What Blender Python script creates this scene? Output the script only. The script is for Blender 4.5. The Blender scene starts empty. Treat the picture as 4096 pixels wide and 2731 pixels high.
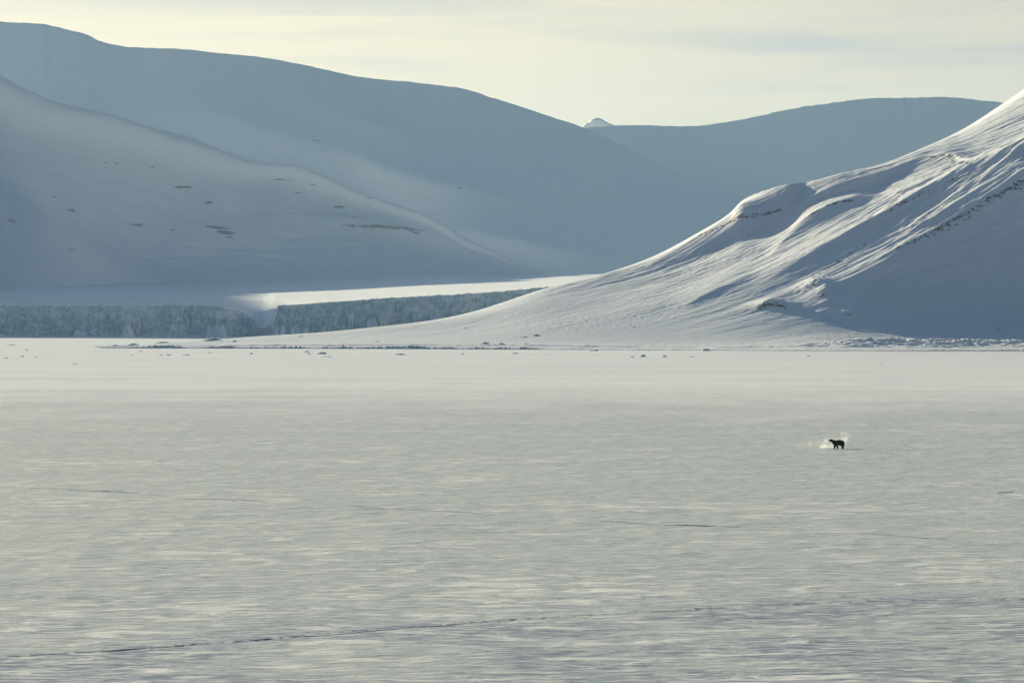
import bpy, bmesh, math, random
import numpy as np
from mathutils import Vector, Matrix

scene = bpy.context.scene
COL = scene.collection
R = math.radians

# ------------------------------------------------------------------ camera
F, H, HZ, CX = 11378.0, 17.0, 1286.0, 2048.0       # focal in photo px, eye height, horizon row
cam_d = bpy.data.cameras.new("camera")
cam_d.lens = 100.0; cam_d.sensor_width = 36.0
cam_d.shift_y = -(1365.5 - HZ) / 4096.0
cam_d.clip_start = 1.0; cam_d.clip_end = 80000.0
cam = bpy.data.objects.new("camera", cam_d); COL.objects.link(cam)
cam.location = (0, 0, H); cam.rotation_euler = (R(90), 0, 0)
scene.camera = cam

# ------------------------------------------------------------------ light
SUN_EL, SUN_AZ = 15.0, 41.0        # elevation; degrees left of straight ahead
sdir = Vector((-math.sin(R(SUN_AZ)) * math.cos(R(SUN_EL)), math.cos(R(SUN_AZ)) * math.cos(R(SUN_EL)), math.sin(R(SUN_EL))))
sun_d = bpy.data.lights.new("sun", 'SUN'); sun_d.energy = 5.0; sun_d.angle = R(0.6); sun_d.color = (1.0, 0.88, 0.62)
sun = bpy.data.objects.new("sun", sun_d); COL.objects.link(sun)
sun.rotation_euler = sdir.to_track_quat('Z', 'Y').to_euler()
sun.location = (-300, 300, 400)

world = bpy.data.worlds.new("World"); scene.world = world; world.use_nodes = True
wt = world.node_tree; wt.nodes.clear()
def wn(t, **k):
    n = wt.nodes.new(t)
    for a, b in k.items(): setattr(n, a, b)
    return n
def wmath(op, a, b=None, clamp=False):
    n = wn('ShaderNodeMath', operation=op, use_clamp=clamp)
    for i, v in enumerate((a, b)):
        if v is None: continue
        if isinstance(v, (int, float)): n.inputs[i].default_value = v
        else: wt.links.new(v, n.inputs[i])
    return n.outputs[0]
def wmix(f, a, b):
    n = wn('ShaderNodeMix', data_type='RGBA')
    for s, v in ((0, f), (6, a), (7, b)):
        if isinstance(v, (int, float)): n.inputs[s].default_value = v
        elif isinstance(v, tuple): n.inputs[s].default_value = (*v, 1)
        else: wt.links.new(v, n.inputs[s])
    return n.outputs[2]
tc = wn('ShaderNodeTexCoord'); D = tc.outputs['Generated']
sky = wn('ShaderNodeTexSky', sky_type='NISHITA'); sky.sun_disc = False
sky.sun_elevation = R(SUN_EL); sky.sun_rotation = R(-SUN_AZ); sky.air_density = 0.65; sky.dust_density = 0.4; sky.ozone_density = 3.0
skyb = wn('ShaderNodeBackground'); skyb.inputs[1].default_value = 0.05; wt.links.new(sky.outputs[0], skyb.inputs[0])
sep = wn('ShaderNodeSeparateXYZ'); wt.links.new(D, sep.inputs[0])
dot = wn('ShaderNodeVectorMath', operation='DOT_PRODUCT'); wt.links.new(D, dot.inputs[0]); dot.inputs[1].default_value = sdir
glow = wmath('POWER', wmath('MAXIMUM', dot.outputs['Value'], 0.0), 4.0)
mp = wn('ShaderNodeMapping'); wt.links.new(D, mp.inputs[0]); mp.inputs['Scale'].default_value = (6, 6, 75); mp.inputs['Rotation'].default_value = (0.0, 0.06, 0); mp.inputs['Location'].default_value = (1.3, 0.4, 2.2)
nz = wn('ShaderNodeTexNoise'); wt.links.new(mp.outputs[0], nz.inputs[0]); nz.inputs['Scale'].default_value = 1.0; nz.inputs['Detail'].default_value = 6; nz.inputs['Roughness'].default_value = 0.55; nz.inputs['Distortion'].default_value = 0.5
mp2 = wn('ShaderNodeMapping'); wt.links.new(D, mp2.inputs[0]); mp2.inputs['Scale'].default_value = (2.2, 2.2, 14); mp2.inputs['Location'].default_value = (3.1, 1.7, 0.4)
nz2 = wn('ShaderNodeTexNoise'); wt.links.new(mp2.outputs[0], nz2.inputs[0]); nz2.inputs['Scale'].default_value = 1.0; nz2.inputs['Detail'].default_value = 3
cl = wmath('ADD', wmath('MULTIPLY', nz.outputs[0], 0.75), wmath('MULTIPLY', nz2.outputs[0], 0.45))
clr = wn('ShaderNodeMapRange'); wt.links.new(cl, clr.inputs[0]); clr.inputs[1].default_value = 0.46; clr.inputs[2].default_value = 0.72; clr.interpolation_type = 'SMOOTHSTEP'
grey, cream = (0.64, 0.60, 0.55), (1.0, 0.845, 0.585)
gfac = wmath('ADD', wmath('MULTIPLY', clr.outputs[0], 0.80), wmath('MULTIPLY', wmath('SUBTRACT', glow, 0.26), 1.9), True)
ccol = wmix(gfac, grey, cream)
cb = wn('ShaderNodeBackground'); wt.links.new(ccol, cb.inputs[0])
wt.links.new(wmath('ADD', wmath('MULTIPLY', wmath('POWER', wmath('ADD', 0.5, wmath('MULTIPLY', dot.outputs['Value'], 0.5)), 2.0), 0.61), wmath('ADD', 0.045, wmath('MULTIPLY', glow, 0.10))), cb.inputs[1])
high = wn('ShaderNodeMapRange'); wt.links.new(sep.outputs[2], high.inputs[0]); high.inputs[1].default_value = 0.12; high.inputs[2].default_value = 0.26
high.inputs[3].default_value = 0.04; high.inputs[4].default_value = 1.0; high.interpolation_type = 'SMOOTHSTEP'
ms = wn('ShaderNodeMixShader'); wt.links.new(high.outputs[0], ms.inputs[0]); wt.links.new(cb.outputs[0], ms.inputs[1]); wt.links.new(skyb.outputs[0], ms.inputs[2])
wo = wn('ShaderNodeOutputWorld'); wt.links.new(ms.outputs[0], wo.inputs[0])

scene.view_settings.view_transform = 'Standard'; scene.view_settings.look = 'None'
scene.view_settings.exposure = 0.82; scene.view_settings.gamma = 1.0; scene.view_settings.use_curve_mapping = False
scene.render.engine = 'CYCLES'
scene.cycles.use_denoising = True
scene.cycles.max_bounces = 6; scene.cycles.volume_bounces = 1; scene.cycles.transparent_max_bounces = 12

# ------------------------------------------------------------------ helpers
rng = np.random.RandomState(7)
PERM = np.tile(rng.permutation(512), 2)
GA = rng.rand(512) * 2 * np.pi; GX, GY = np.cos(GA), np.sin(GA)
def perlin(x, y, s=0):
    xi = np.floor(x).astype(np.int64); yi = np.floor(y).astype(np.int64)
    fx, fy = x - xi, y - yi
    u = fx * fx * fx * (fx * (fx * 6 - 15) + 10); v = fy * fy * fy * (fy * (fy * 6 - 15) + 10)
    def g(i, j, dx, dy):
        h = PERM[(PERM[(i + s * 37) & 511] + j) & 511]
        return GX[h] * dx + GY[h] * dy
    a = g(xi, yi, fx, fy); b = g(xi + 1, yi, fx - 1, fy); c = g(xi, yi + 1, fx, fy - 1); d = g(xi + 1, yi + 1, fx - 1, fy - 1)
    return (a * (1 - u) + b * u) * (1 - v) + (c * (1 - u) + d * u) * v * 1.0
def fbm(x, y, o=4, s=0, r=0.5):
    t = 0; a = 1.0
    for i in range(o):
        t = t + a * perlin(x, y, s + i * 3); x, y, a = x * 2.03 + 11.3, y * 2.03 + 5.7, a * r
    return t
def ridged(x, y, o=4, s=0, r=0.5):
    t = 0; a = 1.0
    for i in range(o):
        t = t + a * (1 - 2.4 * np.abs(perlin(x, y, s + i * 3))); x, y, a = x * 2.03 + 7.1, y * 2.03 + 3.9, a * r
    return t
def sstep(a, b, x):
    t = np.clip((x - a) / (b - a), 0, 1); return t * t * (3 - 2 * t)
def pchip(xs, ys, x):
    xs = np.asarray(xs, float); ys = np.asarray(ys, float); x = np.clip(x, xs[0], xs[-1])
    h = np.diff(xs); d = np.diff(ys) / h; m = np.zeros_like(ys)
    for i in range(1, len(xs) - 1):
        if d[i - 1] * d[i] > 0:
            w1, w2 = 2 * h[i] + h[i - 1], h[i] + 2 * h[i - 1]; m[i] = (w1 + w2) / (w1 / d[i - 1] + w2 / d[i])
    m[0], m[-1] = d[0], d[-1]
    i = np.clip(np.searchsorted(xs, x) - 1, 0, len(h) - 1); t = (x - xs[i]) / h[i]
    return ((2*t**3 - 3*t**2 + 1) * ys[i] + (t**3 - 2*t**2 + t) * h[i] * m[i] + (-2*t**3 + 3*t**2) * ys[i+1] + (t**3 - t**2) * h[i] * m[i+1])
def cat(P, k):                       # Catmull-Rom over control rows P[n, cols] at float indices k[rows]
    n = len(P); i = np.clip(k.astype(int), 0, n - 2); t = (k - i)[:, None]
    p0, p1, p2, p3 = P[np.maximum(i - 1, 0)], P[i], P[i + 1], P[np.minimum(i + 2, n - 1)]
    return 0.5 * (2*p1 + (p2 - p0)*t + (2*p0 - 5*p1 + 4*p2 - p3)*t*t + (3*p1 - p0 - 3*p2 + p3)*t**3)
def grid_mesh(name, X, Y, Z, mat, attrs=None):
    r, c = X.shape; n = r * c
    me = bpy.data.meshes.new(name)
    co = np.stack([X, Y, Z], -1).reshape(-1).astype(np.float32)
    idx = np.arange(n).reshape(r, c)
    q = np.stack([idx[:-1, :-1], idx[:-1, 1:], idx[1:, 1:], idx[1:, :-1]], -1).reshape(-1).astype(np.int32)
    me.vertices.add(n); me.vertices.foreach_set('co', co)
    me.loops.add(len(q)); me.loops.foreach_set('vertex_index', q)
    m = len(q) // 4; me.polygons.add(m)
    me.polygons.foreach_set('loop_start', np.arange(0, 4 * m, 4, dtype=np.int32))
    me.polygons.foreach_set('loop_total', np.full(m, 4, dtype=np.int32))
    me.polygons.foreach_set('use_smooth', np.ones(m, dtype=bool))
    me.update(calc_edges=True)
    for k, v in (attrs or {}).items():
        a = me.attributes.new(k, 'FLOAT', 'POINT'); a.data.foreach_set('value', v.reshape(-1).astype(np.float32))
    me.materials.append(mat)
    o = bpy.data.objects.new(name, me); COL.objects.link(o)
    return o
def struct(o): o['kind'] = 'structure'; return o
def tag(o, label, cat_, group=None, kind=None):
    o['label'] = label; o['category'] = cat_
    if group: o['group'] = group
    if kind: o['kind'] = kind
    return o
def gx(px, Y): return (px - CX) / F * Y
def on_ice(px, py):
    Y = H * F / (py - HZ); return gx(px, Y), Y

# node-material helper
class NM:
    def __init__(s, name):
        s.m = bpy.data.materials.new(name); s.m.use_nodes = True; s.t = s.m.node_tree; s.t.nodes.clear()
        s.out = s.t.nodes.new('ShaderNodeOutputMaterial'); s.b = s.t.nodes.new('ShaderNodeBsdfPrincipled')
        s.t.links.new(s.b.outputs[0], s.out.inputs[0]); s.tc = s.t.nodes.new('ShaderNodeTexCoord')
    def put(s, n, i, v):
        if isinstance(v, (int, float)): n.inputs[i].default_value = v
        elif isinstance(v, tuple): n.inputs[i].default_value = (*v, 1) if len(v) == 3 and n.inputs[i].type == 'RGBA' else v
        else: s.t.links.new(v, n.inputs[i])
    def coords(s, scale=(1, 1, 1), rot=(0, 0, 0)):
        # rotate first, then stretch
        a = s.t.nodes.new('ShaderNodeMapping'); s.t.links.new(s.tc.outputs['Object'], a.inputs[0]); a.inputs['Rotation'].default_value = rot
        b = s.t.nodes.new('ShaderNodeMapping'); s.t.links.new(a.outputs[0], b.inputs[0]); b.inputs['Scale'].default_value = scale
        return b.outputs[0]
    def noise(s, vec, scale, det=4, rough=0.5, dist=0.0):
        n = s.t.nodes.new('ShaderNodeTexNoise'); s.t.links.new(vec, n.inputs[0])
        n.inputs['Scale'].default_value = scale; n.inputs['Detail'].default_value = det; n.inputs['Roughness'].default_value = rough; n.inputs['Distortion'].default_value = dist
        return n.outputs[0]
    def rng(s, v, a, b, c=0.0, d=1.0):
        n = s.t.nodes.new('ShaderNodeMapRange'); n.interpolation_type = 'SMOOTHSTEP'
        for i, q in enumerate((v, a, b, c, d)): s.put(n, i, q)
        return n.outputs[0]
    def math(s, op, a, b=0.0, clamp=False):
        n = s.t.nodes.new('ShaderNodeMath'); n.operation = op; n.use_clamp = clamp; s.put(n, 0, a); s.put(n, 1, b); return n.outputs[0]
    def mix(s, f, a, b):
        n = s.t.nodes.new('ShaderNodeMix'); n.data_type = 'RGBA'; s.put(n, 0, f); s.put(n, 6, a); s.put(n, 7, b); return n.outputs[2]
    def attr(s, name):
        n = s.t.nodes.new('ShaderNodeAttribute'); n.attribute_name = name; return n.outputs['Fac']
    def bump(s, h, dist, strength=1.0, prev=None):
        n = s.t.nodes.new('ShaderNodeBump'); s.put(n, 'Height', h); s.put(n, 'Distance', dist); s.put(n, 'Strength', strength)
        if prev is not None: s.t.links.new(prev, n.inputs['Normal'])
        return n.outputs[0]
    def fin(s, col, rough=0.6, spec=0.3, nrm=None):
        s.put(s.b, 'Base Color', col); s.put(s.b, 'Roughness', rough); s.put(s.b, 'Specular IOR Level', spec)
        if nrm is not None: s.t.links.new(nrm, s.b.inputs['Normal'])
        return s.m

SNOW = (0.84, 0.87, 0.87)
# snow on the near hill: wind streaks run down the fall line to the left
a = NM('wind_blown_snow')
st = a.coords((0.10, 0.012, 0.10), (0, 0, R(-52)))       # long axis = local y
st2 = a.coords((0.45, 0.045, 0.45), (0, 0, R(-58)))
n1 = a.noise(st, 1.0, 5, 0.6, 0.4); n2 = a.noise(st2, 1.0, 4, 0.6, 0.3); n3 = a.noise(a.coords((0.6, 0.6, 0.6)), 1.0, 4, 0.65)
patch = a.noise(a.coords((0.012, 0.006, 0.012), (0, 0, R(-52))), 1.0, 3)
rough_p = a.rng(patch, 0.42, 0.62, 0.25, 1.0)
rg = a.attr('rough'); h1 = a.bump(n1, 1.3, a.math('MULTIPLY', rg, 0.8)); h2 = a.bump(n2, 0.5, a.math('MULTIPLY', rough_p, a.math('ADD', 0.25, a.math('MULTIPLY', rg, 0.75))), h1); h3 = a.bump(n3, 0.2, 0.6, h2)
rockn = a.noise(a.coords((0.25, 0.12, 0.5)), 1.0, 6, 0.75)
rk = a.rng(a.math('ADD', a.attr('rock'), a.math('MULTIPLY', a.math('SUBTRACT', rockn, 0.5), 2.6)), 0.62, 0.86)
rk = a.math('MULTIPLY', rk, a.rng(a.attr('rock'), 0.06, 0.30))
spk = a.math('MULTIPLY', a.rng(a.noise(a.coords((0.5, 0.3, 0.6)), 1.0, 3, 0.6), 0.70, 0.74), 0.5)
col = a.mix(a.math('MAXIMUM', rk, a.math('MULTIPLY', spk, a.rng(a.attr('stone'), 0.2, 0.8))), SNOW, (0.16, 0.16, 0.12))
M_SNOW = a.fin(col, 0.5, 0.45, h3)
# far, smooth snow with thin rock patches
a = NM('far_snow')
n1 = a.noise(a.coords((0.006, 0.018, 0.02), (0, 0, R(15))), 1.0, 6, 0.55); n2 = a.noise(a.coords((0.12, 0.05, 0.12)), 1.0, 5, 0.6)
h2 = a.bump(n2, 1.2, 0.6, a.bump(n1, 9.0, 0.45))
rn = a.noise(a.coords((0.045, 0.02, 0.14), (0, 0, R(20))), 1.0, 6, 0.75)
rk = a.rng(a.math('ADD', a.attr('rock'), a.math('MULTIPLY', a.math('SUBTRACT', rn, 0.5), 3.2)), 0.25, 0.75)
rk = a.math('MULTIPLY', rk, a.rng(a.attr('rock'), 0.05, 0.4))
M_FAR = a.fin(a.mix(rk, SNOW, (0.27, 0.25, 0.25)), 0.7, 0.2, h2)
# glacier: snow on top, blue-green ice on the face
a = NM('glacier_ice')
fv = a.coords((0.07, 0.07, 0.03)); n1 = a.noise(fv, 1.0, 6, 0.55, 0.6); n2 = a.noise(a.coords((0.28, 0.28, 0.22)), 1.0, 5, 0.6, 0.5)
ic = a.attr('ice')
fr = a.noise(a.coords((0.05, 0.05, 0.09)), 1.0, 6, 0.7, 0.4)
icem = a.math('MULTIPLY', ic, a.rng(fr, 0.46, 0.60, 1.0, 0.0))
vein = a.mix(a.rng(n2, 0.35, 0.65), (0.30, 0.44, 0.48), (0.52, 0.66, 0.69))
crk = a.math('MULTIPLY', a.rng(a.noise(a.coords((0.25, 0.25, 0.03)), 1.0, 3, 0.5, 0.8), 0.33, 0.36, 1.0, 0.0), ic)
gcol = a.mix(a.math('MULTIPLY', crk, 0.6), a.mix(icem, a.mix(ic, (0.90, 0.93, 0.93), (0.64, 0.74, 0.78)), vein), (0.10, 0.20, 0.22))
hh = a.bump(a.noise(a.coords((0.02, 0.10, 0.1), (0, 0, R(8))), 1.0, 5, 0.6), 1.0, a.math('SUBTRACT', 1.0, ic))
h1 = a.bump(n1, 2.2, a.math('MULTIPLY', ic, 0.8), hh); h1 = a.bump(n2, 0.4, a.math('MULTIPLY', ic, 0.7), h1)
M_GLAC = a.fin(gcol, 0.6, 0.3, h1)
# sea ice: packed snow over grey crust
a = NM('snow_covered_sea_ice')
w1 = a.coords((0.19, 0.50, 1), (0, 0, R(-3))); w2 = a.coords((0.55, 1.9, 1), (0, 0, R(-3))); w0 = a.coords((0.022, 0.045, 1), (0, 0, R(-6)))
big = a.noise(w0, 1.0, 4, 0.55, 0.4)
pn = a.noise(w1, 1.0, 5, 0.62, 0.7)
fine = a.noise(w2, 1.0, 5, 0.7, 0.3); vf = a.noise(a.coords((2.6, 6.0, 1)), 1.0, 4, 0.7)
lines = a.math('ADD', a.math('MULTIPLY', a.noise(a.coords((0.02, 0.16, 1), (0, 0, R(-2))), 1.0, 5, 0.65), 0.5), a.math('MULTIPLY', a.noise(a.coords((0.005, 0.028, 1), (0, 0, R(-2))), 1.0, 5, 0.65), 0.5))
far_f = a.attr('far'); crust = a.attr('crust')
snowm = a.rng(a.math('ADD', pn, a.math('MULTIPLY', a.math('SUBTRACT', big, 0.5), 0.40)), 0.57, 0.62)
g0 = a.mix(a.rng(fine, 0.3, 0.7), (0.45, 0.505, 0.505), (0.70, 0.74, 0.71))
g0 = a.mix(a.math('MULTIPLY', a.math('MULTIPLY', crust, a.rng(fine, 0.42, 0.58, 1, 0)), 0.9), g0, (0.20, 0.26, 0.36))
g1 = a.mix(a.math('MULTIPLY', snowm, 0.80), g0, (0.88, 0.90, 0.86))
col = a.mix(far_f, g1, a.mix(a.rng(lines, 0.40, 0.56), (0.80, 0.84, 0.82), (0.96, 0.97, 0.92)))
b0 = a.bump(lines, 0.9, far_f); b0 = a.bump(pn, 0.35, a.math('SUBTRACT', 0.9, a.math('MULTIPLY', far_f, 0.55)), b0)
b1 = a.bump(fine, 0.22, a.math('SUBTRACT', 0.9, a.math('MULTIPLY', far_f, 0.6)), b0)
b2 = a.bump(vf, 0.07, a.math('ADD', 0.45, a.math('MULTIPLY', crust, 0.5)), b1)
M_ICE = a.fin(col, a.mix(far_f, (0.5, 0.5, 0.5), (0.42, 0.42, 0.42)), 0.5, b2)

# ------------------------------------------------------------------ sea ice
rad = np.concatenate([np.geomspace(25, 120, 60)[:-1], np.geomspace(120, 1300, 760)[:-1], np.geomspace(1300, 19000, 110)])
ang = np.concatenate([np.linspace(-1.2, -0.24, 50)[:-1], np.linspace(-0.24, 0.24, 560), np.linspace(0.24, 1.2, 50)[1:]])
A_, R_ = np.meshgrid(ang, rad)
X = np.sin(A_) * R_; Y = np.cos(A_) * R_
fade = 1 - sstep(700, 1300, R_)
Z = fade * (0.06 * fbm(X / 3.2, Y / 4.0, 3, 1) + 0.10 * fbm(X / 22, Y / 16, 3, 5))
CR = [on_ice(x, y) for x, y in ((-200, 2640), (0, 2627), (330, 2606), (700, 2585), (1130, 2551), (1620, 2508), (2050, 2478), (2450, 2455), (2900, 2430), (3450, 2408), (4096, 2392), (4400, 2380))]
def poly_d(X, Y, P):
    best = np.full(X.shape, 1e9); sgn = np.zeros(X.shape); amp = np.zeros(X.shape); P = [tuple(p) + (1,) if len(p) == 2 else tuple(p) for p in P]
    for (x0, y0, a0), (x1, y1, a1) in zip(P[:-1], P[1:]):
        dx, dy = x1 - x0, y1 - y0; L = dx * dx + dy * dy
        t = np.clip(((X - x0) * dx + (Y - y0) * dy) / L, 0, 1); ex, ey = X - x0 - t * dx, Y - y0 - t * dy
        d = np.hypot(ex, ey); m = d < best
        best = np.where(m, d, best); sgn = np.where(m, (dx * ey - dy * ex) / (math.sqrt(L) * d + 1e-6), sgn); amp = np.where(m, a0 + t * (a1 - a0), amp)
    return best, sgn, amp
dc, sc_, _ = poly_d(X, Y, CR)
wobble = fbm(X / 9, Y / 9, 3, 9)
lip = np.exp(-(dc / 2.2) ** 2) * np.clip(sc_, 0, 1) * 0.05
Z += lip * fade
crust = np.clip(np.where(sc_ < 0, np.exp(-(dc / 60) ** 2), np.exp(-(dc / 3.0) ** 2)) + 0.5 * sstep(0.1, 0.5, wobble) * (R_ < 260), 0, 1)
crust = np.clip(crust + 0.45 * (1 - sstep(140, 225, R_)), 0, 1)
crust *= sstep(-0.55, 0.25, fbm(X / 14, Y / 8, 3, 21))
far_a = sstep(420, 800, R_ + 110 * fbm(X / 25, Y / 60, 3, 31))
Z -= 0.0
sea_ice = struct(grid_mesh('sea_ice', X, Y, Z, M_ICE, {'far': far_a, 'crust': crust}))

# ------------------------------------------------------------------ hills
def relief(name, cols, KY, KZ, rows, mat, ridges=(), disp=None, rocks=(), rock_lines=(), stone=None, S=None):
    """KY, KZ: [n, cols] control rows from foot over the crest to the back."""
    Yg = cat(KY, rows); Zg = cat(KZ, rows)
    if KZ[6].mean() > KZ[5].mean():               # crisp crest: straight down the far side
        b = np.clip((rows - 5) / 2, 0, 1)[:, None]; m = (rows > 5)[:, None]
        Yg = np.where(m, KY[5] + (KY[7] - KY[5]) * b, Yg); Zg = np.where(m, KZ[5] + (KZ[7] - KZ[5]) * b, Zg)
    PX = np.broadcast_to(cols, Yg.shape); Xg = gx(PX, Yg)
    PY = HZ - (Zg - H) / Yg * F
    def locate(px, py, am=0.0, PYs=None):
        c = int(np.argmin(np.abs(cols - px)))
        colp = PY[:, c] - am / Yg[:, c] * F if PYs is None else PYs[:, c]
        ok = rows > 1.0; m = np.where(ok & (colp <= py))[0]; r = m[0] if len(m) else int(np.argmin(colp))
        return gx(px, Yg[r, c]), Yg[r, c]
    dz = np.zeros_like(Zg); rock = np.zeros_like(Zg)
    for pts, wl, ws, *mul in ridges:
        mul = mul[0] if mul else 1.0; pts = [pts[0][:2] + (0,)] + list(pts[1:-1]) + [pts[-1][:2] + ((0,) if pts[-1][0] < 4100 else (pts[-1][2],))]; pts = [(x, y, am * mul) for x, y, am in pts]
        P = [locate(x, y, 0.85 * am) + (am,) for x, y, am in pts]
        # the ridge is a line Y(x-direction); height falls off gently behind it and steeply in front
        e = np.clip(cols, pts[0][0], pts[-1][0]); px_p = [p[0] for p in pts]
        Yr = pchip(px_p, [p[1] for p in P], e); am = pchip(px_p, [p[2] for p in pts], e)
        ext = np.where(cols < px_p[0], px_p[0] - cols, np.where(cols > px_p[-1], cols - px_p[-1], 0)); am = am * np.exp(-(ext / 25.0) ** 2)
        kw = 15; Yr = np.convolve(np.pad(Yr, kw // 2, 'edge'), np.hanning(kw + 2)[1:-1] / np.hanning(kw + 2).sum(), 'valid')
        kw = 41; am = np.convolve(np.pad(am, kw // 2, 'edge'), np.hanning(kw + 2)[1:-1] / np.hanning(kw + 2).sum(), 'valid')
        d = Yg - Yr[None, :] + 0.12 * wl * fbm(Xg / (wl * 2.0), Yg / (wl * 2.0), 3, 3)
        w = ws + (wl - ws) * 0.5 * (1 + np.tanh(d / (0.5 * ws)))
        dz += am[None, :] * np.exp(-(np.sqrt(d * d + (0.10 * w) ** 2) / w) ** 1.35)
    if disp is not None: dz = dz + disp(Xg, Yg, Zg, PX, rows[:, None])
    vis = rows <= 6.0; wk = sstep(1.2, 5.0, rows)[:, None]
    for it in range(3):                          # settle the skyline onto its measured outline
        if it == 2 and mat is not M_SNOW: break
        P_ = HZ - (Zg + dz - H) / Yg * F
        off = P_[vis].min(0) - S
        kw = min(201, len(cols) // 12 * 2 + 1) if it < 2 else 9
        off = np.convolve(np.pad(off, kw // 2, 'edge'), np.hanning(kw + 2)[1:-1] / np.hanning(kw + 2).sum(), 'valid')
        dz = dz + off / F * Yg * (wk if it < 2 else sstep(3.6, 5.0, rows)[:, None])
    PF = HZ - (Zg + dz - H) / Yg * F
    for pts, w, st in rock_lines:
        P = [locate(x, y, 0, PF) + (1,) for x, y in pts]
        d, s, _ = poly_d(Xg, Yg, P); rock = np.maximum(rock, st * np.exp(-(d / w) ** 2))
    for px, py, hw, hh, tilt, st in rocks:      # patches of bare ground: centre and half size as seen, tilt
        u = (PX - px) / hw; v = (PF - py - tilt * (PX - px)) / hh
        rock = np.maximum(rock, st * np.exp(-(u * u + v * v)))
    Zg = Zg + dz
    at = {'rock': rock}
    if stone is not None: at['stone'] = stone(PX, PY); at['rough'] = 0.18 + 0.82 * sstep(2300, 3000, PX + 250 * (rows[:, None] - 3))
    return struct(grid_mesh(name, Xg, Yg, Zg, mat, at))
def V(pts): return [(x * 1.7415, y * 1.7415) + tuple(r) for x, y, *r in pts]   # 2352-wide view -> photo px

# --- near hill (right)
SIL = np.array([(380,1392),(500,1384),(600,1374),(800,1362),(1000,1347),(1297,1328),(1524,1305),(1726,1281),(1893,1246),(2012,1209),(2167,1158),(2379,1105),(2588,1036),(2806,923),(2919,853),(2971,801),(3050,765),(3128,742),(3267,720),(3345,697),(3520,658),(3659,605),(3842,522),(4007,418),(4096,357),(4500,90),(5200,-300),(6500,-900)], float)
cols = np.concatenate([np.linspace(380, 4180, 1150), np.linspace(4200, 6500, 90)])
S = pchip(SIL[:, 0], SIL[:, 1], cols)
px_ = [380, 1000, 2048, 2800, 3300, 4096, 5000, 6500]
def ctl(v): return pchip(px_, v, cols)
Yc = ctl([1900, 1960, 2020, 2115, 2190, 2450, 2850, 3400])
Zc = H + (HZ - S) / F * Yc
SHX, SHY = [380, 1400, 2600, 3200, 4096, 6500], [1391.5, 1394, 1399, 1402, 1403, 1403]
Ysh = H * F / (pchip(SHX, SHY, cols) - HZ)
KY = np.stack([Ysh - 50, Ysh, ctl([1850, 1858, 1815, 1795, 1815, 1900, 1930, 1960]),
               ctl([1865, 1893, 1895, 1945, 1985, 2060, 2140, 2330]), ctl([1880, 1920, 1960, 2045, 2105, 2245, 2480, 2980]), Yc,
               Yc + ctl([60, 90, 110, 140, 160, 250, 300, 400]), Yc + ctl([200, 350, 500, 700, 800, 1000, 1200, 1500])])
f2 = ctl([0.4, 0.33, 0.13, 0.07, 0.08, 0.07, 0.08, 0.1]); f3 = ctl([0.7, 0.64, 0.46, 0.50, 0.50, 0.55, 0.55, 0.55]); f4 = ctl([0.9, 0.88, 0.82, 0.78, 0.80, 0.78, 0.78, 0.75])
Zs = ctl([2, 7.1, 34, 78, 128, 213, 330, 480]); Zq = 0.8 * Zs + 0.2 * Zc
_k = np.hanning(263)[1:-1]; _k /= _k.sum(); Zq = Zq + (np.convolve(np.pad(Zq, 130, 'edge'), _k, 'valid') - Zq) * (1 - sstep(3250, 3550, cols)); Zcs = np.convolve(np.pad(Zc, 130, 'edge'), _k, 'valid')
Zcs = Zc + (Zcs - Zc) * (1 - sstep(3250, 3550, cols))
KZ = np.stack([0 * Zc - 2.5, 0 * Zc + 0.15, f2 * Zs, f3 * Zs, f4 * Zq, Zcs, Zcs * ctl([0.6, 0.7, 0.82, 0.88, 0.9, 0.93, 0.93, 0.93]), 0 * Zc - 8])
rows = np.concatenate([np.linspace(0, 1, 14)[:-1], np.linspace(1, 2, 150)[:-1], np.linspace(2, 5, 470)[:-1], np.linspace(5, 7, 60)])
KN = [(1768,701,3.2,9,7),(1783,702,2.4,8,6),(1803,707,1.6,8,6),(1868,658,3.2,9,7),(1884,661,2.0,8,7),(1895,677,2.4,7,6),(1908,684,1.2,7,6),(1951,721,2.2,8,6),(1966,725,1.0,8,5),(1897,700,1.2,6,5),(1852,668,1.2,8,5),(1752,706,1.4,8,5)]
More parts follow.
